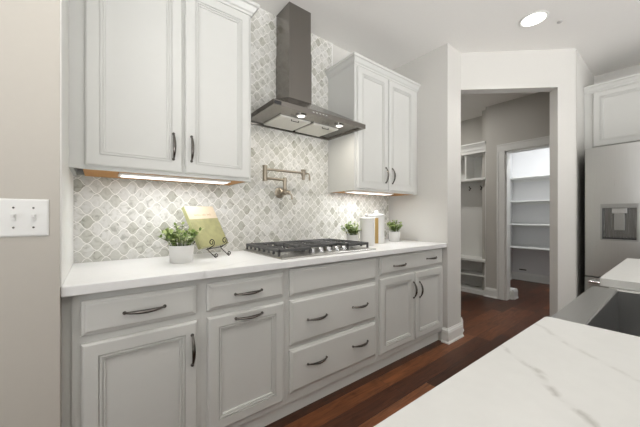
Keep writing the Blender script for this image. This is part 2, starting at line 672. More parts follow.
# walk along the end wall's front from the cabinet side, round its corner and back along the jamb
aR = P0 + DV * OPEN0
sweep(bb, [(XR, -0.60), (XR, -0.65), (2.785, -0.65), (2.815, -0.615), (2.93, -0.585)], BB)
prism(bb, [(2.78, -0.64), (2.815, -0.614), (2.93, -0.584), (2.90, -0.56), (2.80, -0.60)], 0.0, 0.13)
struct('baseboard_right', bb, M['trim'])
bb = B()
sweep(bb, [tuple(P0 + DV * OPEN1 + NV * AT), tuple(P0 + DV * OPEN1), tuple(P1), (3.86, -1.352)], BB)
struct('baseboard_angled', bb, M['trim'])
bb = B()
sweep(bb, [(4.49, -0.205), (HX, -0.205), (HX, -0.36)], BB)
struct('baseboard_hall', bb, M['trim'])
bb = B()
sweep(bb, [(4.93, 0.0), (6.10, 0.0), (6.10, -1.35)], BB)
struct('baseboard_pantry', bb, M['trim'])
bb = B()
sweep(bb, [(4.575, -0.36), (4.575, -0.505)], BB)
sweep(bb, [(4.575, -0.505), (4.72, -0.505)], BB)
box(bb, 4.57, 4.72, -0.505, -0.30, 0.0, 0.13)
struct('baseboard_pantry_door', bb, M['trim'])
# casing round the pantry doorway
cs = B()
CP = [(0, 0.0), (0.0, 0.012), (0.008, 0.017), (0.06, 0.02), (0.075, 0.024), (0.09, 0.024), (0.09, 0.0)]


def casing_leg(bm, y_in, y_out, z0, z1):
    box(bm, HX - 0.018, HX, min(y_in, y_out), max(y_in, y_out), z0, z1, bev=0.003)
    yo = y_out
    box(bm, HX - 0.026, HX, min(yo, yo + (y_in - y_out) * 0.22), max(yo, yo + (y_in - y_out) * 0.22), z0, z1, bev=0.003)


casing_leg(cs, DY0 + 0.004, -0.355, 0.0, DH + 0.0)
casing_leg(cs, DY1 - 0.004, DY1 - 0.1, 0.0, DH + 0.0)
box(cs, HX - 0.018, HX, DY1 - 0.1, -0.355, DH, DH + 0.1, bev=0.003)
box(cs, HX - 0.026, HX, DY1 - 0.1, -0.355, DH + 0.08, DH + 0.1, bev=0.003)
# jamb lining
box(cs, HX, HX + 0.125, DY0 - 0.02, DY0, 0.0, DH)
box(cs, HX, HX + 0.125, DY1, DY1 + 0.02, 0.0, DH)
box(cs, HX, HX + 0.125, DY1, DY0, DH - 0.02, DH)
struct('trim_1', cs, M['trim'])
# thin painted edge where the wall tile stops above the range
struct('trim_2', bx(TX, TX + 0.012, -0.003, 0.01, 1.40, CEIL), M['trim'])

# ------------------------------------------------------------------ cabinets
DOOR = [(0, 0), (0, 0.013), (0.004, 0.018), (0.008, 0.02), (0.050, 0.02), (0.0505, 0.014), (0.054, 0.014), (0.0545, 0.0195), (0.062, 0.019), (0.0625, 0.013), (0.066, 0.013), (0.0665, 0.0165), (0.072, 0.0155), (0.0735, 0.008)]
UDOOR = DOOR
DRAWER = [(0, 0), (0, 0.010), (0.004, 0.013), (0.010, 0.0145), (0.014, 0.0185), (0.019, 0.02)]


def bow_handle(parent, p0, p1, out, label=None):
    """arched bow pull between two points; out = unit vector away from the front"""
    p0, p1, out = Vector(p0), Vector(p1), Vector(out)
    pts, rad = [], []
    n = 14
    for i in range(n + 1):
        t = i / n
        s = math.sin(PI * t)
        pts.append(p0.lerp(p1, t) + out * (0.004 + 0.026 * s ** 0.75))
        rad.append(0.0040 + 0.0042 * s)
    bm = tube(B(), pts, rad, 8)
    for p in (p0, p1):
        tube(bm, [p, p + out * 0.005, p + out * 0.009], [0.0075, 0.007, 0.004], 10)
    return obj('handle', bm, M['pewter'], parent, smooth=True, label=label)


OUTY = (0, -1, 0)
YF = -0.60


def hpull(parent, xc, z, w=0.142):
    bow_handle(parent, (xc - w / 2, YF - 0.02, z), (xc + w / 2, YF - 0.02, z), OUTY)


def vpull(parent, x, z0, z1, yf=YF - 0.02):
    bow_handle(parent, (x, yf, z0), (x, yf, z1), OUTY)


def base_cabinet(label, x0, x1, body=None):
    t = thing('base_cabinet', label, 'cabinet', ((x0 + x1) / 2, -0.3, 0.0), 'white base cabinets under the worktop')
    bm = bx(x0, x1, YF, -0.02, 0.098, 0.874)
    if body:
        body(bm)
    obj('body', bm, M['cabinet'], t)
    return t


def door_part(t, x0, x1, z0, z1):
    return obj('door', panel(B(), x0, x1, z0, z1, front_y(YF), DOOR), M['cabinet'], t)


def drawer_part(t, x0, x1, z0, z1):
    return obj('drawer', panel(B(), x0, x1, z0, z1, front_y(YF), DRAWER), M['cabinet'], t)


def filler(bm):
    box(bm, XL, -0.072, YF + 0.012, -0.02, 0.098, 0.874)


c1 = base_cabinet('leftmost white base cabinet, one drawer over one door with an upright pull', -0.072, 0.383, filler)
d = drawer_part(c1, -0.047, 0.360, 0.714, 0.846)
hpull(d, 0.158, 0.778)
d = door_part(c1, -0.046, 0.362, 0.135, 0.684)
vpull(d, 0.340, 0.49, 0.625)
c2 = base_cabinet('white base cabinet with one drawer over a door whose pull lies level', 0.3835, 0.8395)
d = drawer_part(c2, 0.407, 0.820, 0.716, 0.846)
hpull(d, 0.612, 0.776)
d = door_part(c2, 0.409, 0.820, 0.135, 0.684)
hpull(d, 0.614, 0.655)
c3 = base_cabinet('white base cabinet under the gas cooktop, plain panel over two wide drawers with paired pulls', 0.840, 1.611)
obj('false_front', panel(B(), 0.861, 1.592, 0.706, 0.862, front_y(YF), DRAWER), M['cabinet'], c3)
for z0, z1, hz in ((0.424, 0.685, 0.552), (0.155, 0.402, 0.29)):
    d = drawer_part(c3, 0.861, 1.592, z0, z1)
    hpull(d, 1.052, hz)
    hpull(d, 1.422, hz)
c4 = base_cabinet('rightmost white base cabinet, one wide drawer with two pulls over two doors', 1.6115, 2.528)
d = drawer_part(c4, 1.633, 2.508, 0.726, 0.866)
hpull(d, 1.862, 0.783, 0.15)
hpull(d, 2.312, 0.797, 0.15)
d = door_part(c4, 1.633, 2.066, 0.145, 0.700)
vpull(d, 2.044, 0.495, 0.622)
d = door_part(c4, 2.078, 2.508, 0.145, 0.700)
vpull(d, 2.130, 0.485, 0.612)
tag(obj('toe_kick_board', bx(XL + 0.001, XR - 0.001, -0.560, -0.542, 0.0, 0.097), M['trim']),
    'long white toe-kick board along the floor under the base cabinets', 'toe kick')

# worktop
wt = B()
box(wt, XL + 0.001, XR - 0.001, -0.645, -0.002, 0.876, 0.914, bev=0.004)
tag(obj('countertop', wt, M['quartz']), 'long white quartz worktop on the base cabinets below the backsplash', 'countertop')

# wall cabinets
UB, UT = 1.376, 2.40
CROWN = [(0.0, 0.0), (0.006, 0.0), (0.008, 0.012), (0.016, 0.018), (0.024, 0.034), (0.030, 0.044), (0.040, 0.048), (0.040, 0.066), (0.0, 0.066)]


def wall_cabinet(label, x0, x1, doors, stile=None, left_return=False, right_return=False, wood=None):
    t = thing('wall_cabinet', label, 'cabinet', ((x0 + x1) / 2, -0.17, UB), 'white wall cabinets')
    yf = -0.335
    bm = B()
    # carcass: sides, top, recessed wooden bottom is a part of its own
    box(bm, x0, x0 + 0.018, yf + 0.02, -0.002, UB, UT + 0.02)
    box(bm, x1 - 0.018, x1, yf + 0.02, -0.002, UB, UT + 0.02)
    box(bm, x0, x1, yf, yf + 0.02, UB, UT + 0.02)
    box(bm, x0 + 0.018, x1 - 0.018, yf + 0.02, -0.002, UT - 0.0, UT + 0.02)
    box(bm, x0 + 0.018, x1 - 0.018, -0.012, -0.002, UB + 0.004, UT)
    if stile:
        box(bm, stile[0], stile[1], yf - 0.003, yf + 0.02, UB, UT + 0.02)
    obj('body', bm, M['cabinet'], t)
    w0, w1 = wood if wood else (x0 + 0.019, x1 - 0.019)
    obj('bottom_panel', bx(w0, w1, yf + 0.021, -0.013, UB + 0.001, UB + 0.014), M['raw_wood'], t, label='bare golden wood underside')
    for a0, a1, hx in doors:
        d = obj('door', panel(B(), a0, a1, UB + 0.016, UT - 0.012, front_y(yf), DOOR), M['cabinet'], t)
        bow_handle(d, (hx, yf - 0.02, 1.458), (hx, yf - 0.02, 1.59), OUTY)
    path = []
    if left_return:
        path.append((x0, -0.004))
    path += [(x0, yf), (x1, yf)]
    if right_return:
        path.append((x1, -0.004))
    obj('crown_molding', sweep(B(), path, CROWN, UT + 0.0), M['cabinet'], t)
    return t


wall_cabinet('tall white two-door wall cabinet left of the range hood', XL + 0.001, 0.752, [(-0.042, 0.358, 0.314), (0.372, 0.737, 0.402)],
             stile=(XL + 0.001, -0.058), right_return=True, wood=(-0.050, 0.732))
wall_cabinet('tall white two-door wall cabinet right of the range hood', 1.650, XR - 0.001, [(1.674, 2.056, 2.020), (2.068, 2.452, 2.112)], left_return=True)


def led_bar(label, x0, x1, y0, y1, gain=1.1):
    t = thing('cabinet_light', label, 'light', ((x0 + x1) / 2, (y0 + y1) / 2, UB - 0.02), 'lit bars under the wall cabinets')
    obj('housing', bx(x0, x1, y0, y1, UB - 0.009, UB + 0.001, bev=0.002), M['plastic'], t)
    obj('lens', bx(x0 + 0.012, x1 - 0.012, y0 + 0.012, y1 - 0.012, UB - 0.0115, UB - 0.0085), M['led_lens'], t)
    l = area('led_lamp', ((x0 + x1) / 2, (y0 + y1) / 2, UB - 0.014), x1 - x0 - 0.04, gain * LEDW * (x1 - x0), (0.97, 0.985, 1.0), size_y=y1 - y0 - 0.03)
    return t


LEDW = 3.5
led_bar('long white lit bar under the wall cabinet left of the hood', 0.086, 0.645, -0.285, -0.175)
led_bar('white lit bar under the wall cabinet right of the hood', 1.69, 2.22, -0.285, -0.175, 1.5)

# ------------------------------------------------------------------ range hood
hd = thing('range_hood', 'stainless steel chimney range hood on the tiled wall above the cooktop', 'range hood', (1.24, -0.2, 1.845))
HX0, HX1, HY, HZ = 0.846, 1.655, -0.452, 1.845
CX0, CX1, CY_, CZ = 1.108, 1.324, -0.205, 2.035
bm = B()
LT = 0.032


def rect(z, x0, x1, y0, y1):
    return [bm.verts.new(p) for p in ((x0, y0, z), (x1, y0, z), (x1, y1, z), (x0, y1, z))]


rings = [rect(HZ + 0.012, HX0 + 0.05, HX1 - 0.05, HY + 0.05, -0.03), rect(HZ + 0.012, HX0 + 0.02, HX1 - 0.02, HY + 0.02, -0.015),
         rect(HZ, HX0 + 0.018, HX1 - 0.018, HY + 0.018, -0.014), rect(HZ, HX0, HX1, HY, -0.002), rect(HZ + LT, HX0, HX1, HY, -0.002),
         rect(HZ + LT + 0.006, HX0 + 0.012, HX1 - 0.012, HY + 0.012, -0.002), rect(CZ, CX0, CX1, CY_, -0.002)]
for r0, r1 in zip(rings, rings[1:]):
    for k in range(4):
        bm.faces.new((r0[k], r0[(k + 1) % 4], r1[(k + 1) % 4], r1[k]))
bm.faces.new(rings[0][::-1])
bm.faces.new(rings[-1])
bmesh.ops.recalc_face_normals(bm, faces=bm.faces)
obj('canopy', bm, M['hood_steel'], hd)
bm = bx(CX0 + 0.006, CX1 - 0.006, CY_ + 0.006, -0.002, CZ - 0.005, 2.42)
box(bm, CX0 + 0.010, CX1 - 0.010, CY_ + 0.010, -0.002, 2.415, CEIL - 0.001)
obj('chimney', bm, M['hood_steel'], hd)
for f0, f1 in ((0.985, 1.240), (1.268, 1.512)):
    bm = bx(f0, f1, -0.295, -0.045, HZ + 0.001, HZ + 0.012, bev=0.002)
    for k in range(16):
        xx = f0 + 0.02 + (f1 - f0 - 0.04) * k / 15
        box(bm, xx - 0.003, xx + 0.003, -0.275, -0.065, HZ - 0.001, HZ + 0.002)
    f = obj('filter', bm, M['filter'], hd)
    lb = B()
    tube(lb, [((f0 + f1) / 2 - 0.03, -0.28, HZ), ((f0 + f1) / 2 - 0.03, -0.28, HZ - 0.010), ((f0 + f1) / 2 + 0.03, -0.28, HZ - 0.010), ((f0 + f1) / 2 + 0.03, -0.28, HZ)], 0.003, 6)
    obj('latch', lb, M['dark_grey'], f)
for lx in (1.103, 1.451):
    ring = lathe(B(), [(0.036, 0.010), (0.036, 0.0), (0.025, -0.002), (0.0225, 0.004), (0.015, 0.006)], (lx, -0.372, HZ + 0.002), 24)
    bmesh.ops.recalc_face_normals(ring, faces=ring.faces)
    lo = obj('lamp', ring, M['chrome'], hd, smooth=True)
    obj('lens', lathe(B(), [(0.022, 0.004), (0.022, 0.0), (0.012, -0.001)], (lx, -0.372, HZ), 24), M['hood_lens'], lo)
    area('hood_lamp', (lx, -0.372, HZ - 0.004), 0.05, 1.2, (1, 0.94, 0.84), disk=True)
bm = bx(0.852, 0.90, HY - 0.003, HY + 0.001, HZ + 0.006, HZ + 0.026, bev=0.001)
obj('control_panel', bm, M['black'], hd)
bm = B()
for k in range(5):
    box(bm, 1.14 + k * 0.028, 1.155 + k * 0.028, HY - 0.003, HY + 0.001, HZ + 0.012, HZ + 0.020, bev=0.001)
obj('buttons', bm, M['chrome'], hd)

# ------------------------------------------------------------------ pot filler
pf = thing('pot_filler', 'folding champagne nickel pot filler tap on the tiled wall over the cooktop', 'tap', (1.145, 0.0, 1.345))
Y1 = -0.085
obj('flange', lathe(B(), [(0.042, 0.0), (0.042, 0.006), (0.034, 0.013), (0.016, 0.016), (0.016, 0.05), (0.022, 0.055), (0.022, 0.10), (0.016, 0.108)], (1.145, -0.001, 1.347), 28, 'Y'), M['nickel'], pf, smooth=True)
bm = tube(B(), [(1.145, Y1, 1.335), (1.145, Y1, 1.46)], 0.0145, 14)
tube(bm, [(1.145, Y1, 1.365), (1.145, Y1, 1.385)], 0.017, 14)
tube(bm, [(1.145, Y1, 1.425), (1.145, Y1, 1.452)], 0.0165, 14)
obj('riser', bm, M['nickel'], pf, smooth=True)
bm = tube(B(), [(1.145, Y1, 1.442), (1.08, Y1 - 0.004, 1.442), (0.972, Y1 - 0.008, 1.442)], 0.0095, 12)
obj('lower_arm', bm, M['nickel'], pf, smooth=True)
bm = tube(B(), [(0.972, Y1 - 0.008, 1.420), (0.972, Y1 - 0.008, 1.535)], 0.017, 14)
for zz in (1.423, 1.468, 1.488, 1.526):
    tube(bm, [(0.972, Y1 - 0.008, zz), (0.972, Y1 - 0.008, zz + 0.008)], 0.0195, 14)
obj('swivel_joint', bm, M['nickel'], pf, smooth=True)
bm = tube(B(), [(0.972, Y1 - 0.008, 1.508), (1.15, Y1 - 0.014, 1.508), (1.305, Y1 - 0.02, 1.508)], 0.0095, 12)
obj('upper_arm', bm, M['nickel'], pf, smooth=True)
bm = lathe(B(), [(0.012, -0.055), (0.0145, -0.052), (0.0145, -0.022), (0.018, -0.02), (0.018, 0.016), (0.021, 0.018), (0.021, 0.026), (0.008, 0.03)], (1.305, Y1 - 0.02, 1.508), 18)
tube(bm, [(1.305, Y1 - 0.02, 1.505), (1.335, Y1 - 0.02, 1.505), (1.342, Y1 - 0.02, 1.505)], [0.009, 0.009, 0.006], 12)
obj('spout', bm, M['nickel'], pf, smooth=True)
bm = tube(B(), [(1.34, Y1 - 0.02, 1.507), (1.356, Y1 - 0.02, 1.507), (1.364, Y1 - 0.02, 1.50), (1.366, Y1 - 0.02, 1.485), (1.367, Y1 - 0.02, 1.452)], [0.006, 0.006, 0.006, 0.0072, 0.0092], 10)
obj('spout_handle', bm, M['nickel'], pf, smooth=True)
bm = tube(B(), [(1.145, -0.108, 1.347), (1.160, -0.122, 1.345), (1.180, -0.125, 1.325), (1.187, -0.125, 1.290)], [0.007, 0.007, 0.0065, 0.009], 10)
obj('valve_handle', bm, M['nickel'], pf, smooth=True)
bm = tube(B(), [(1.105, -0.075, 1.347), (1.195, -0.075, 1.347)], 0.017, 14)
obj('valve_body', bm, M['nickel'], pf, smooth=True)

# ------------------------------------------------------------------ gas cooktop
ZC = 0.914
ck = thing('gas_cooktop', 'stainless gas cooktop with black cast-iron grates set into the worktop', 'cooktop', (1.235, -0.315, ZC))
bm = bx(0.830, 1.635, -0.580, -0.036, ZC, ZC + 0.010, bev=0.004)
obj('tray', bm, M['cook_steel'], ck)
BURN = [(0.975, -0.19, 0.045), (0.975, -0.40, 0.036), (1.235, -0.26, 0.055), (1.495, -0.19, 0.036), (1.495, -0.40, 0.045)]
for x, y, r in BURN:
    b1 = obj('burner', lathe(B(), [(r + 0.014, 0.0), (r + 0.012, 0.006), (r, 0.009), (r, 0.014)], (x, y, ZC + 0.0095), 28), M['cook_steel'], ck, smooth=True)
    obj('burner_cap', lathe(B(), [(r * 0.92, 0.0), (r * 0.92, 0.006), (r * 0.8, 0.009), (r * 0.2, 0.010)], (x, y, ZC + 0.0236), 28), M['black_iron'], b1, smooth=True)
ZG = ZC + 0.052
for gx0, gx1, yfr in ((0.846, 1.085, -0.515), (1.091, 1.400, -0.405), (1.406, 1.622, -0.515)):
    bm = B()
    y0, y1 = yfr, -0.045
    w = 0.006

    def bar(x0, x1, yy0, yy1, z0=ZG - 0.018, z1=ZG):
        box(bm, x0, x1, yy0, yy1, z0, z1, bev=0.002, seg=1)
    bar(gx0, gx1, y0, y0 + 2 * w)
    bar(gx0, gx1, y1 - 2 * w, y1)
    bar(gx0, gx0 + 2 * w, y0, y1)
    bar(gx1 - 2 * w, gx1, y0, y1)
    n = 7
    for k in range(1, n):
        yy = y0 + (y1 - y0) * k / n
        xm = (gx0 + gx1) / 2
        bar(gx0, xm - 0.035 if k % 2 else xm - 0.02, yy - w * .8, yy + w * .8, ZG - 0.014, ZG)
        bar(xm + 0.035 if k % 2 else xm + 0.02, gx1, yy - w * .8, yy + w * .8, ZG - 0.014, ZG)
    bar((gx0 + gx1) / 2 - w, (gx0 + gx1) / 2 + w, y0, y0 + 0.09, ZG - 0.014, ZG)
    bar((gx0 + gx1) / 2 - w, (gx0 + gx1) / 2 + w, y1 - 0.09, y1, ZG - 0.014, ZG)
    # side teeth down to the tray
    for k in range(n + 1):
        yy = y0 + 0.008 + (y1 - y0 - 0.016) * k / n
        for xx in (gx0 + w, gx1 - w):
            box(bm, xx - w, xx + w, yy - w, yy + w, ZC + 0.0095 if k in (0, n) else ZC + 0.016, ZG - 0.01)
    obj('grate', bm, M['black_iron'], ck)
for kx in (1.115, 1.185, 1.255, 1.325, 1.395):
    k1 = obj('knob', lathe(B(), [(0.021, 0.0), (0.021, 0.004), (0.0175, 0.006), (0.0165, 0.026), (0.0145, 0.029), (0.004, 0.03)], (kx, -0.485, ZC + 0.0095), 24), M['chrome'], ck, smooth=True)
    obj('pointer', bx(kx - 0.0015, kx + 0.0015, -0.499, -0.486, ZC + 0.0385, ZC + 0.0405), M['black'], k1)

# ------------------------------------------------------------------ potted herbs


def leaf_material():
    m, nt, b = new_mat('herb_leaf')
    oi = nt.nodes.new('ShaderNodeTexNoise')
    g = nt.nodes.new('ShaderNodeNewGeometry')
    nt.links.new(g.outputs['Random Per Island'], oi.inputs['Vector'])
    c = ramp(nt, g.outputs['Random Per Island'], [(0.0, srgb(82, 108, 50)), (0.4, srgb(132, 156, 82)), (0.75, srgb(174, 190, 120)), (1.0, srgb(204, 212, 156))])
    nt.links.new(c, b.inputs['Base Color'])
    b.inputs['Roughness'].default_value = 0.45
    b.inputs['Subsurface Weight'].default_value = 0.0
    return m


M['leaf'] = leaf_material()


def add_leaf(bm, p, d, up, ln, wd):
    d = d.normalized()
    s = d.cross(up)
    if s.length < 1e-3:
        s = Vector((1, 0, 0))
    s.normalize()
    nrm = s.cross(d).normalized()
    prof = [(0.0, 0.10), (0.22, 0.72), (0.5, 1.0), (0.78, 0.74), (1.0, 0.08)]
    L, C_, R = [], [], []
    for t, w in prof:
        q = p + d * (ln * t) - nrm * (ln * 0.22 * t * t)
        C_.append(bm.verts.new(q))
        L.append(bm.verts.new(q + s * (wd * w) + nrm * (wd * 0.22 * w)))
        R.append(bm.verts.new(q - s * (wd * w) + nrm * (wd * 0.22 * w)))
    for i in range(4):
        bm.faces.new((C_[i], C_[i + 1], L[i + 1], L[i]))
        bm.faces.new((C_[i + 1], C_[i], R[i], R[i + 1]))


def herb(label, x, y, r, h, spread, tall, seed, nst=30, reach=9.0):
    rg = random.Random(seed)
    z = 0.914
    t = thing('potted_herb', label, 'plant', (x, y, z), 'small herbs in white pots on the worktop')
    pot = obj('pot', lathe(B(), [(r * 0.90, 0.0), (r * 0.94, 0.003), (r, h - 0.004), (r, h), (r - 0.004, h), (r - 0.006, h - 0.02)], (x, y, z), 40), M['ceramic'], t, smooth=True)
    obj('soil', lathe(B(), [(r - 0.007, 0.0), (r - 0.007, 0.008), (0.01, 0.011)], (x, y, z + h - 0.02), 24), M['soil'], t)
    sb, lb = B(), B()
    for i in range(nst):
        a = rg.uniform(0, 2 * PI)
        rr = math.sqrt(rg.random())
        p0 = Vector((x + math.cos(a) * rr * r * 0.75, y + math.sin(a) * rr * r * 0.75, z + h - 0.012))
        lean = rr * spread * rg.uniform(0.75, 1.1)
        top = Vector((x + math.cos(a) * lean, min(y + math.sin(a) * lean, -0.03), z + h + tall * rg.uniform(0.5, 1.05) * (1 - 0.45 * rr)))
        top.x = min(top.x, x + reach)
        mid = (p0 + top) / 2 + Vector((-math.cos(a), -math.sin(a), 0)) * 0.004 + Vector((0, 0, 0.012))
        tube(sb, [p0, mid, top], [0.0016, 0.0013, 0.0008], 5)
        for k in range(6):
            f = 0.26 + 0.74 * k / 5
            q = p0.lerp(mid, f * 2) if f < 0.5 else mid.lerp(top, f * 2 - 1)
            ang = rg.uniform(0, 2 * PI)
            for sgn in (0, PI):
                d = Vector((math.cos(ang + sgn), math.sin(ang + sgn), rg.uniform(0.1, 0.9)))
                add_leaf(lb, q, d, Vector((0, 0, 1)), rg.uniform(0.019, 0.029), rg.uniform(0.007, 0.0105))
        add_leaf(lb, top, Vector((rg.uniform(-.5, .5), rg.uniform(-.5, .5), 1)), Vector((0, 1, 0.2)), 0.02, 0.007)
    obj('stems', sb, M['stem'], t)
    obj('foliage', lb, M['leaf'], t, smooth=True)
    return t


herb('leafy green herb in a white pot left of the easel with the recipe book', 0.362, -0.31, 0.061, 0.092, 0.105, 0.118, 3, 34)
herb('leafy green herb in a white pot between the cooktop and the canisters', 1.715, -0.245, 0.050, 0.09, 0.10, 0.115, 5, 34, 0.016)
herb('leafy green herb in a white pot at the right end of the worktop', 2.31, -0.225, 0.054, 0.098, 0.105, 0.115, 9, 30)

# ------------------------------------------------------------------ recipe book on an easel
ya, ro, le = math.radians(28), math.radians(2), math.radians(28)
E0 = Vector((math.cos(ya), math.sin(ya), 0))
N0 = Vector((math.sin(ya), -math.cos(ya), 0))
U0 = Vector((0, 0, 1)) * math.cos(le) - N0 * math.sin(le)
EE = E0 * math.cos(ro) + U0 * math.sin(ro)
UU = U0 * math.cos(ro) - E0 * math.sin(ro)
NN = EE.cross(UU).normalized()
BK0 = Vector((0.4705, -0.28, 0.980))
BW, BH, BT = 0.232, 0.272, 0.022


def bk(a, b, c):
    return BK0 + EE * a + UU * b + NN * c


def bbox_bk(bm, a0, a1, b0, b1, c0, c1, bev=0.0):
    g = bmesh.ops.create_cube(bm, size=1.0)
    for v in g['verts']:
        v.co = bk(a0 + (v.co.x + .5) * (a1 - a0), b0 + (v.co.y + .5) * (b1 - b0), c0 + (v.co.z + .5) * (c1 - c0))
    if bev:
        bmesh.ops.bevel(bm, geom=list({e for v in g['verts'] for e in v.link_edges}), offset=bev, segments=2, affect='EDGES', profile=0.5)
    return bm


M['book_green'] = mat('green_book_cloth', srgb(168, 166, 118), 0.6, noise=0.45, scale=(26, 26, 26))
M['book_spine'] = mat('pale_green_book_spine', srgb(176, 176, 128), 0.6, noise=0.1, scale=(40, 40, 40))
M['book_ink'] = mat('brown_cover_ink', srgb(190, 168, 142), 0.6)
rb = thing('recipe_book', 'green and cream recipe book leaning on the small wire easel', 'book', BK0)
bm = bbox_bk(B(), 0.0, BW, 0.0, BH, -0.003, 0.0, 0.001)
bbox_bk(bm, 0.0, BW, 0.0, BH, -BT, -BT + 0.003, 0.001)
bbox_bk(bm, 0.0, 0.003, 0.0, BH, -BT, 0.0, 0.001)
obj('cover', bm, M['book_spine'], rb)
obj('pages', bbox_bk(B(), 0.003, BW - 0.004, 0.004, BH - 0.004, -BT + 0.003, -0.003), M['page'], rb)
obj('picture', bbox_bk(B(), 0.004, BW - 0.001, 0.001, BH * 0.68, 0.0, 0.0008), M['book_green'], rb, label='mottled green lower part of the cover')
obj('title_band', bbox_bk(B(), 0.004, BW - 0.001, BH * 0.68, BH - 0.001, 0.0, 0.0008), M['cream'], rb, label='cream band across the top of the cover')
bm = B()
for k in range(16):
    aa = 0.05 + k * 0.0085
    if k in (6, 11):
        continue
    bbox_bk(bm, aa, aa + 0.006, BH * 0.755, BH * 0.755 + (0.010 if k % 3 else 0.014), 0.0008, 0.0012)
obj('title', bm, M['book_ink'], rb, label='thin brown line of lettering, too small to read')
es = thing('wire_easel', 'small dark wrought-iron easel with curled feet holding the recipe book', 'easel', (0.56, -0.25, 0.914))


def scroll(c, u, v, r0, turns, n=22, start=0.0):
    pts = []
    for i in range(n + 1):
        t = i / n
        a = start + turns * 2 * PI * t
        r = r0 * (1 - 0.72 * t)
        pts.append(c + u * (r * math.cos(a)) + v * (r * math.sin(a)))
    return pts


for sa in (0.075, 0.185):
    bm = B()
    # leg runs behind the book from its lower third to the front foot scroll
    ftop = bk(sa, 0.16, -BT - 0.004)
    low = bk(sa, -0.006, -BT - 0.004)
    front = bk(sa, -0.006, 0.012)
    fz = 0.914 + 0.018
    foot_c = Vector((front.x + N0.x * 0.045 - E0.x * 0.012, front.y + N0.y * 0.045 - E0.y * 0.012, fz))
    dn = Vector((0, 0, -1))
    s1 = scroll(foot_c, dn, -N0, 0.0145, 1.25, start=0.0)
    tube(bm, [ftop, low, low + Vector((0, 0, -0.008))] + [s1[0] - N0 * 0.010 + Vector((0, 0, 0.004))] + s1, 0.0026, 7)
    obj('leg', bm, M['wrought'], es, smooth=True)
    bm = B()
    hk = bk(sa, 0.016, 0.020)
    s2 = scroll(hk, -UU, NN, 0.022, 1.3, start=PI * 0.1)
    tube(bm, [low, bk(sa, -0.006, 0.0), bk(sa, -0.006, 0.012)] + s2, 0.0026, 7)
    obj('hook', bm, M['wrought'], es, smooth=True)
bm = tube(B(), [bk(0.13, 0.15, -BT - 0.006), Vector((0.415, -0.150, 0.9165))], 0.0026, 7)
obj('back_leg', bm, M['wrought'], es, smooth=True)
bm = tube(B(), [bk(0.06, 0.15, -BT - 0.004), bk(0.13, 0.165, -BT - 0.004), bk(0.20, 0.15, -BT - 0.004)], 0.0026, 7)
obj('crossbar', bm, M['wrought'], es, smooth=True)
bm = tube(B(), [bk(0.06, -0.006, -BT - 0.004), bk(0.20, -0.006, -BT - 0.004)], 0.0026, 7)
obj('crossbar', bm, M['wrought'], es, smooth=True)

# ------------------------------------------------------------------ canisters


def canister(label, x, y, r, h, knob_dx=0.0):
    t = thing('canister', label, 'canister', (x, y, 0.914), 'white canisters on the worktop')
    obj('body', lathe(B(), [(r - 0.003, 0), (r, 0.003), (r, h - 0.003), (r - 0.003, h)], (x, y, 0.914), 40), M['ceramic'], t, smooth=True)
    l = obj('lid', lathe(B(), [(r + 0.004, 0.0), (r + 0.005, 0.003), (r + 0.005, 0.011), (r + 0.001, 0.016), (r * 0.3, 0.019)], (x, y, 0.914 + h), 40), M['ceramic'], t, smooth=True)
    obj('knob', lathe(B(), [(0.008, 0.0), (0.008, 0.008), (0.017, 0.014), (0.019, 0.022), (0.014, 0.030), (0.004, 0.032)], (x, y, 0.914 + h + 0.018), 20), M['ceramic'], l, smooth=True)
    return t


canister('short plain white canister in front of the tall gold-striped one', 1.817, -0.318, 0.060, 0.218)
t2 = canister('tall white canister with an upright gold stripe, behind the short white one', 2.045, -0.225, 0.072, 0.250)
bm = B()
r_, cx_, cy_ = 0.0732, 2.045, -0.225
a_c = math.atan2(-1.769, -2.045) + math.radians(2)
st = []
for i in range(7):
    a = a_c + math.radians(-12 + 24 * i / 6)
    st.append((cx_ + r_ * math.cos(a), cy_ + r_ * math.sin(a)))
inn = [(cx_ + (r_ - 0.004) * math.cos(a_c + math.radians(12 - 24 * i / 6)), cy_ + (r_ - 0.004) * math.sin(a_c + math.radians(12 - 24 * i / 6))) for i in range(7)]
prism(bm, st + inn, 0.916, 0.914 + 0.232)
obj('stripe', bm, M['gold'], t2, label='upright gold stripe')

# ------------------------------------------------------------------ light switch
sw = thing('light_switch', 'white double toggle light switch plate on the shaded wall at left', 'light switch', (-0.188, -0.66, 1.157))
obj('plate', panel(B(), -0.248, -0.128, 1.096, 1.219, front_y(-0.6602), [(0, 0), (0, 0.003), (0.004, 0.006), (0.008, 0.0065)]), M['plastic'], sw)
for tx in (-0.211, -0.165):
    bm = bx(tx - 0.005, tx + 0.005, -0.672, -0.664, 1.148, 1.170, bev=0.001)
    g = bx(tx - 0.0038, tx + 0.0038, -0.684, -0.666, 1.158, 1.167, bev=0.001)
    me_ = bpy.data.meshes.new('tmp')
    obj('toggle', bm, M['plastic'], sw)
    obj('toggle_lever', g, M['ceramic'], sw)
    bpy.data.meshes.remove(me_)
    for sz in (1.126, 1.190):
        obj('screw', lathe(B(), [(0.0032, 0.0), (0.0030, 0.0012), (0.001, 0.0016)], (tx, -0.6664, sz), 12, 'Y'), M['pewter'], sw)

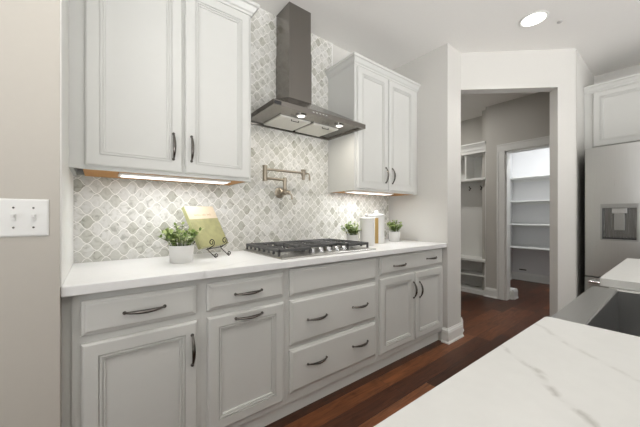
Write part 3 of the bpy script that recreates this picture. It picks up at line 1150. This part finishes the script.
# ------------------------------------------------------------------ refrigerator
FX = 3.60
FY0, FY1 = -1.408, -2.318
FT = 1.79
fr = thing('refrigerator', 'stainless steel refrigerator with ice and water dispenser in the door', 'refrigerator', (4.0, (FY0 + FY1) / 2, 0.0))
obj('body', bx(FX + 0.062, 4.42, FY1 + 0.004, FY0 - 0.004, 0.012, FT - 0.012, bev=0.004), M['dark_grey'], fr, label='dark grey sides')
DZ0 = 0.612
DYm = (FY0 + FY1) / 2
VY0, VY1, VZ0, VZ1 = -1.527, -1.738, 0.958, 1.262


def door_with_hole(bm, ya, yb, z0, z1, hole=None):
    """58 mm thick door, its front gently bowed; optional recess hole (y0, y1, z0, z1, depth)"""
    def fx(y):
        t = (y - (ya + yb) / 2) / ((ya - yb) / 2)
        return FX - 0.012 * (1 - t * t) + 0.010 * max(0.0, (abs(t) - 0.965) / 0.035) ** 2
    n = 24
    ys = [yb + (ya - yb) * k / n for k in range(n + 1)]
    ys += [yb + (ya - yb) * f for f in (0.006, 0.012, 0.988, 0.994)]
    zs = [z0, z1]
    if hole:
        h0, h1, q0, q1, dep = hole
        ys = [y for y in ys if min(abs(y - h0), abs(y - h1)) > 0.006] + [h0, h1]
        zs = [z0, q0, q1, z1]
    ys.sort()
    xo = FX + 0.058
    vg = {}

    def V(i, j, kind):
        k = (i, j, kind)
        if k not in vg:
            vg[k] = bm.verts.new(({'f': fx(ys[i]), 'b': xo, 'c': FX + (dep if hole else 0)}[kind], ys[i], zs[j]))
        return vg[k]
    ny, nz = len(ys) - 1, len(zs) - 1
    for i in range(ny):
        for j in range(nz):
            inh = hole and j == 1 and ys[i] >= h1 - 1e-6 and ys[i + 1] <= h0 + 1e-6
            kind = 'c' if inh else 'f'
            bm.faces.new((V(i, j, kind), V(i + 1, j, kind), V(i + 1, j + 1, kind), V(i, j + 1, kind)))
            if inh:
                for jj in (1, 2):
                    bm.faces.new((V(i, jj, 'f'), V(i + 1, jj, 'f'), V(i + 1, jj, 'c'), V(i, jj, 'c')))
                for ii in (i, i + 1):
                    if abs(ys[ii] - h1) < 1e-6 or abs(ys[ii] - h0) < 1e-6:
                        bm.faces.new((V(ii, 1, 'f'), V(ii, 2, 'f'), V(ii, 2, 'c'), V(ii, 1, 'c')))
            bm.faces.new((V(i, j, 'b'), V(i + 1, j, 'b'), V(i + 1, j + 1, 'b'), V(i, j + 1, 'b')))
        for j in (0, nz):
            bm.faces.new((V(i, j, 'f'), V(i + 1, j, 'f'), V(i + 1, j, 'b'), V(i, j, 'b')))
    for i in (0, ny):
        for j in range(nz):
            bm.faces.new((V(i, j, 'f'), V(i, j + 1, 'f'), V(i, j + 1, 'b'), V(i, j, 'b')))
    bmesh.ops.recalc_face_normals(bm, faces=bm.faces)
    return bm


fd = obj('door', door_with_hole(B(), FY0, DYm + 0.003, DZ0, FT, (VY0, VY1, VZ0, VZ1, 0.05)), M['fridge_steel'], fr, smooth=True)
fd2 = obj('door', door_with_hole(B(), DYm - 0.003, FY1, DZ0, FT), M['fridge_steel'], fr, smooth=True)
fz = obj('freezer_drawer', door_with_hole(B(), FY0, FY1, 0.05, DZ0 - 0.012), M['fridge_steel'], fr, smooth=True)
obj('kick_grille', bx(FX + 0.03, FX + 0.06, FY1 + 0.01, FY0 - 0.01, 0.012, 0.048), M['black'], fr)


def bar_handle(p, q, parent):
    p, q = Vector(p), Vector(q)
    out = Vector((-0.045, 0, 0))
    d = (q - p).normalized()
    bm = tube(B(), [p + out, q + out], 0.011, 12)
    for e, s in ((p, 1), (q, -1)):
        tube(bm, [e + d * 0.03 * s, e + d * 0.03 * s + out], 0.009, 10)
    obj('handle', bm, M['chrome'], parent, smooth=True)


bar_handle((FX, DYm + 0.05, 0.72), (FX, DYm + 0.05, 1.66), fd)
bar_handle((FX, DYm - 0.05, 0.72), (FX, DYm - 0.05, 1.66), fd2)
bar_handle((FX, FY0 - 0.035, 0.565), (FX, FY1 + 0.035, 0.565), fz)
# dispenser
bm = B()
for (a0, a1, z0, z1) in ((VY1 - 0.010, VY1, VZ0 - 0.01, VZ1 + 0.01), (VY0, VY0 + 0.010, VZ0 - 0.01, VZ1 + 0.01), (VY1, VY0, VZ0 - 0.01, VZ0), (VY1, VY0, VZ1 - 0.028, VZ1 + 0.01)):
    box(bm, FX - 0.016, FX + 0.004, a0, a1, z0, z1, bev=0.001)
dp = obj('dispenser', bm, M['sink_steel'], fd)
ym = (VY0 + VY1) / 2
bm = bx(FX + 0.0455, FX + 0.0495, VY1 + 0.0005, VY0 - 0.0005, VZ0 + 0.0005, VZ1 - 0.0005)
box(bm, FX + 0.001, FX + 0.0455, VY0 - 0.004, VY0 - 0.0005, VZ0 + 0.0005, VZ1 - 0.0005)
box(bm, FX + 0.001, FX + 0.0455, VY1 + 0.0005, VY1 + 0.004, VZ0 + 0.0005, VZ1 - 0.0005)
obj('recess_liner', bm, M['recess_steel'], fd, label='darker lining of the dispenser recess')
bm = bx(FX + 0.002, FX + 0.0495, ym - 0.045, ym + 0.045, VZ1 - 0.075, VZ1 - 0.029, bev=0.003)
obj('nozzle', bm, M['fridge_steel'], fd)
bm = bx(FX + 0.012, FX + 0.022, ym - 0.032, ym + 0.032, VZ0 + 0.08, VZ1 - 0.072, bev=0.003)
obj('paddle', bm, M['sink_steel'], fd)
bm = bx(FX + 0.005, FX + 0.0495, VY1 + 0.001, VY0 - 0.001, VZ0 + 0.0005, VZ0 + 0.012)
for k in range(9):
    yy = VY1 + 0.02 + k * 0.021
    box(bm, FX + 0.008, FX + 0.046, yy - 0.004, yy + 0.004, VZ0 + 0.012, VZ0 + 0.014)
obj('drip_tray', bm, M['dark_grey'], fd)

# cabinet above the fridge
oc = thing('wall_cabinet', 'white panelled cabinet above the refrigerator', 'cabinet', (4.15, -1.86, 1.83))
OX, OY0, OY1 = 3.92, -1.354, -2.37
bm = bx(OX, 4.448, OY1, OY0, 1.83, UT + 0.02)
obj('body', bm, M['cabinet'], oc)
for a0, a1 in ((1.42, 1.852), (1.866, 2.31)):
    d = obj('door', panel(B(), a0, a1, 1.85, UT - 0.012, front_x(OX), DOOR), M['cabinet'], oc)
    hx = a1 - 0.04 if a0 < 1.5 else a0 + 0.04
    bow_handle(d, (OX - 0.02, -hx, 1.90), (OX - 0.02, -hx, 2.03), (-1, 0, 0))
obj('crown_molding', sweep(B(), [(OX, OY0 - 0.001), (OX, OY1), (4.448, OY1)][::1], CROWN, UT), M['cabinet'], oc)
# tall end panel on the far side of the fridge
tag(obj('end_panel', bx(3.66, 4.448, -2.39, -2.372, 0.0, UT + 0.02), M['cabinet']), 'tall white end panel on the far side of the refrigerator', 'panel')

# ------------------------------------------------------------------ island
IX0, IX1, IYF, IYB = -0.55, 2.480, -1.778, -2.85
SX0, SX1, SYB = 0.884, 1.597, -2.24


def arc(cx, cy, r, a0, a1, n=5):
    return [(cx + r * math.cos(a0 + (a1 - a0) * i / n), cy + r * math.sin(a0 + (a1 - a0) * i / n)) for i in range(n + 1)]


ob = []
rc = 0.012
IYL = IYF + 0.029
ob += [(IX0, IYB), (IX1, IYB)] + arc(IX1 - rc, IYF - rc, rc, 0, PI / 2) + arc(SX1 + rc, IYF - rc, rc, PI / 2, PI)
ob += [(SX1, SYB), (SX0, SYB)] + arc(SX0 - rc, IYF - rc, rc, 0, PI / 2) + arc(IX0 + rc, IYL - rc, rc, PI / 2, PI)
tag(obj('countertop', prism(B(), ob, 0.882, 0.914, bev=0.0015), M['island_quartz']), 'grey-veined white quartz island worktop in the foreground, notched round the sink', 'countertop')
isl = thing('kitchen_island', 'white panelled island cabinet under the veined foreground worktop', 'island', (0.97, -2.3, 0.0))
bm = B()
box(bm, IX0 + 0.03, SX0 + 0.010, IYB + 0.30, IYF - 0.03, 0.10, 0.880)
box(bm, SX1 - 0.010, IX1 - 0.03, IYB + 0.30, IYF - 0.03, 0.10, 0.880)
box(bm, SX0 + 0.010, SX1 - 0.010, IYB + 0.30, IYF - 0.03, 0.10, 0.62)
box(bm, SX0 + 0.010, SX1 - 0.010, IYB + 0.30, SYB - 0.03, 0.62, 0.880)
obj('body', bm, M['cabinet'], isl)
obj('toe_kick', bx(IX0 + 0.06, IX1 - 0.06, IYB + 0.33, IYF - 0.09, 0.0, 0.10), M['trim'], isl)
fy_back = lambda a, b, o: (a, IYF - 0.03 + o, b)
for a0, a1, z0 in ((IX0 + 0.05, 0.15, 0.14), (0.17, 0.87, 0.14), (0.91, 1.235, 0.14), (1.245, 1.58, 0.14), (1.62, 2.43, 0.14)):
    z1 = 0.60 if 0.9 < a0 < 1.3 else 0.86
    d = obj('door', panel(B(), a0, a1, z0, z1, fy_back, DOOR), M['cabinet'], isl)
# apron-front sink
sk = thing('farmhouse_sink', 'brushed stainless apron-front sink let into the island worktop', 'sink', (1.24, -2.0, 0.63))
ZR = 0.8805
bm = B()
ox0, ox1, oyf, oyb = SX0 + 0.013, SX1 - 0.013, -1.757, SYB - 0.025
ix0, ix1, iyf, iyb = SX0 + 0.022, SX1 - 0.022, -1.830, SYB + 0.004
R = lambda z, x0, x1, y0, y1: [bm.verts.new(p) for p in ((x0, y0, z), (x1, y0, z), (x1, y1, z), (x0, y1, z))]
rg_ = [R(0.645, ox0, ox1, oyb, oyf), R(ZR - 0.004, ox0, ox1, oyb, oyf), R(ZR, ox0 + 0.004, ox1 - 0.004, oyb + 0.004, oyf - 0.004),
       R(ZR, ix0, ix1, iyb, iyf), R(ZR - 0.004, ix0 + 0.003, ix1 - 0.003, iyb + 0.003, iyf - 0.003)]
for r0, r1 in zip(rg_, rg_[1:]):
    for k in range(4):
        bm.faces.new((r0[k], r0[(k + 1) % 4], r1[(k + 1) % 4], r1[k]))
bm.faces.new(rg_[0][::-1]) if False else None
bmesh.ops.recalc_face_normals(bm, faces=bm.faces)
obj('apron', bm, M['sink_steel'], sk, label='wide flat brushed front rim')
bm = B()
jx0, jx1, jy0, jy1 = ix0 + 0.003, ix1 - 0.003, iyb + 0.003, iyf - 0.003
R = lambda z, i: [bm.verts.new(p) for p in ((jx0 + i, jy0 + i, z), (jx1 - i, jy0 + i, z), (jx1 - i, jy1 - i, z), (jx0 + i, jy1 - i, z))]
rg_ = [R(ZR - 0.004, 0), R(0.685, 0.004), R(0.670, 0.010), R(0.664, 0.022)]
for r0, r1 in zip(rg_, rg_[1:]):
    for k in range(4):
        bm.faces.new((r0[k], r0[(k + 1) % 4], r1[(k + 1) % 4], r1[k]))
bm.faces.new(rg_[-1])
bmesh.ops.recalc_face_normals(bm, faces=bm.faces)
for f in bm.faces:
    f.normal_flip()
obj('basin', bm, M['sink_steel_in'], sk)
obj('drain', lathe(B(), [(0.055, 0.0), (0.055, 0.003), (0.042, 0.004), (0.038, 0.001), (0.01, 0.002)], (1.24, -2.05, 0.6642), 28), M['chrome'], sk, smooth=True)

# ------------------------------------------------------------------ ceiling fittings
cl = thing('ceiling_light', 'round lit recessed downlight in the ceiling', 'light', (2.765, -1.24, CEIL))
rn = lathe(B(), [(0.098, 0.0), (0.098, -0.004), (0.086, -0.008), (0.080, -0.004), (0.078, 0.0)], (2.765, -1.24, CEIL), 36)
bmesh.ops.recalc_face_normals(rn, faces=rn.faces)
obj('trim_ring', rn, M['trim'], cl, smooth=True)
obj('lens', lathe(B(), [(0.078, 0.0), (0.078, -0.003), (0.05, -0.004)], (2.765, -1.24, CEIL - 0.001), 36), M['lamp_lens'], cl)
tag(obj('ceiling_sensor', lathe(B(), [(0.018, 0.0), (0.018, -0.004), (0.010, -0.010), (0.003, -0.011)], (2.97, -1.36, CEIL), 20), M['sprinkler'], smooth=True),
    'tiny round sprinkler cover on the ceiling beside the downlight', 'sprinkler')

# ------------------------------------------------------------------ mudroom locker
lk = thing('mudroom_locker', 'white built-in mudroom locker with hooks and bench cubbies beyond the opening', 'locker', (4.62, 0.45, 0.0))
LX, LB = 4.46, 4.798
LY0, LY1 = -0.200, 1.296
obj('back_panel', bx(LB - 0.012, LB, LY0, LY1, 0.0, 2.23), M['trim'], lk)
bm = bx(LX + 0.0, LB - 0.012, LY0, LY1, 0.0, 0.055)
for yy in (LY0, 0.44, LY1 - 0.02):
    box(bm, LX + 0.005, LB - 0.012, yy, yy + 0.02, 0.055, 0.485)
box(bm, LX + 0.02, LB - 0.012, LY0, LY1, 0.262, 0.282)
obj('shoe_cubby', bm, M['trim'], lk)
obj('bench_seat', bx(LX - 0.02, LB - 0.012, LY0, LY1, 0.485, 0.520, bev=0.004), M['trim'], lk)
for yy in (0.105, 0.44):
    obj('divider', bx(LX + 0.05, LB - 0.012, yy, yy + 0.02, 1.73, 2.11), M['trim'], lk)
for yy in (LY0, LY1 - 0.02):
    obj('side_panel', bx(LX + 0.03, LB - 0.012, yy, yy + 0.02, 0.52, 2.20), M['trim'], lk)
obj('shelf', bx(LX + 0.03, LB - 0.012, LY0, LY1, 1.70, 1.735, bev=0.003), M['trim'], lk)
obj('top_shelf', bx(LX + 0.02, LB - 0.012, LY0, LY1, 2.105, 2.15, bev=0.003), M['trim'], lk)
bm = bx(LX + 0.01, LB - 0.012, LY0, LY1, 2.15, 2.20)
sweep(bm, [(LX + 0.01, LY1), (LX + 0.01, LY0)], CROWN, 2.185)
obj('crown_molding', bm, M['trim'], lk)
rl = obj('hook_rail', bx(LB - 0.03, LB - 0.012, LY0 + 0.02, LY1 - 0.02, 1.56, 1.66, bev=0.002), M['trim'], lk)
for hy in (-0.02, 0.155, 0.34, 0.56, 0.80, 1.05):
    hb = lathe(B(), [(0.012, 0.0), (0.012, 0.003), (0.006, 0.006)], (LB - 0.03, hy, 1.61), 14, 'X')
    for v in hb.verts:
        v.co.x = 2 * (LB - 0.03) - v.co.x
    tube(hb, [(LB - 0.034, hy, 1.61), (LB - 0.055, hy, 1.612), (LB - 0.075, hy, 1.635)], [0.006, 0.006, 0.009], 8)
    tube(hb, [(LB - 0.036, hy, 1.605), (LB - 0.05, hy, 1.58), (LB - 0.068, hy, 1.572), (LB - 0.08, hy, 1.59)], [0.005, 0.005, 0.005, 0.007], 8)
    obj('hook', hb, M['pewter'], lk, smooth=True)

# ------------------------------------------------------------------ pantry shelves
wh = ['lowest, over the bare wall with the slot vent', 'second from the bottom', 'second from the top', 'topmost, under the bare bright wall']
for zz, w in zip((0.625, 1.025, 1.43, 1.84), wh):
    t = thing('pantry_shelf', 'white pantry shelf beyond the doorway, ' + w, 'shelf', (5.93, -0.67, zz), 'white shelves in the pantry')
    obj('board', bx(5.75, 6.098, -1.345, -0.004, zz - 0.02, zz, bev=0.002), M['trim'], t)
    obj('cleat', bx(6.082, 6.098, -1.345, -0.004, zz - 0.065, zz - 0.0205), M['trim'], t)
tv = thing('wall_vent', 'small grey slot vent low on the pantry wall below the lowest shelf', 'vent', (6.095, -0.16, 0.2))
obj('frame', bx(6.092, 6.0995, -0.235, -0.105, 0.165, 0.215, bev=0.002), M['trim'], tv)
obj('slots', bx(6.0905, 6.0925, -0.225, -0.115, 0.180, 0.200), M['dark_grey'], tv)
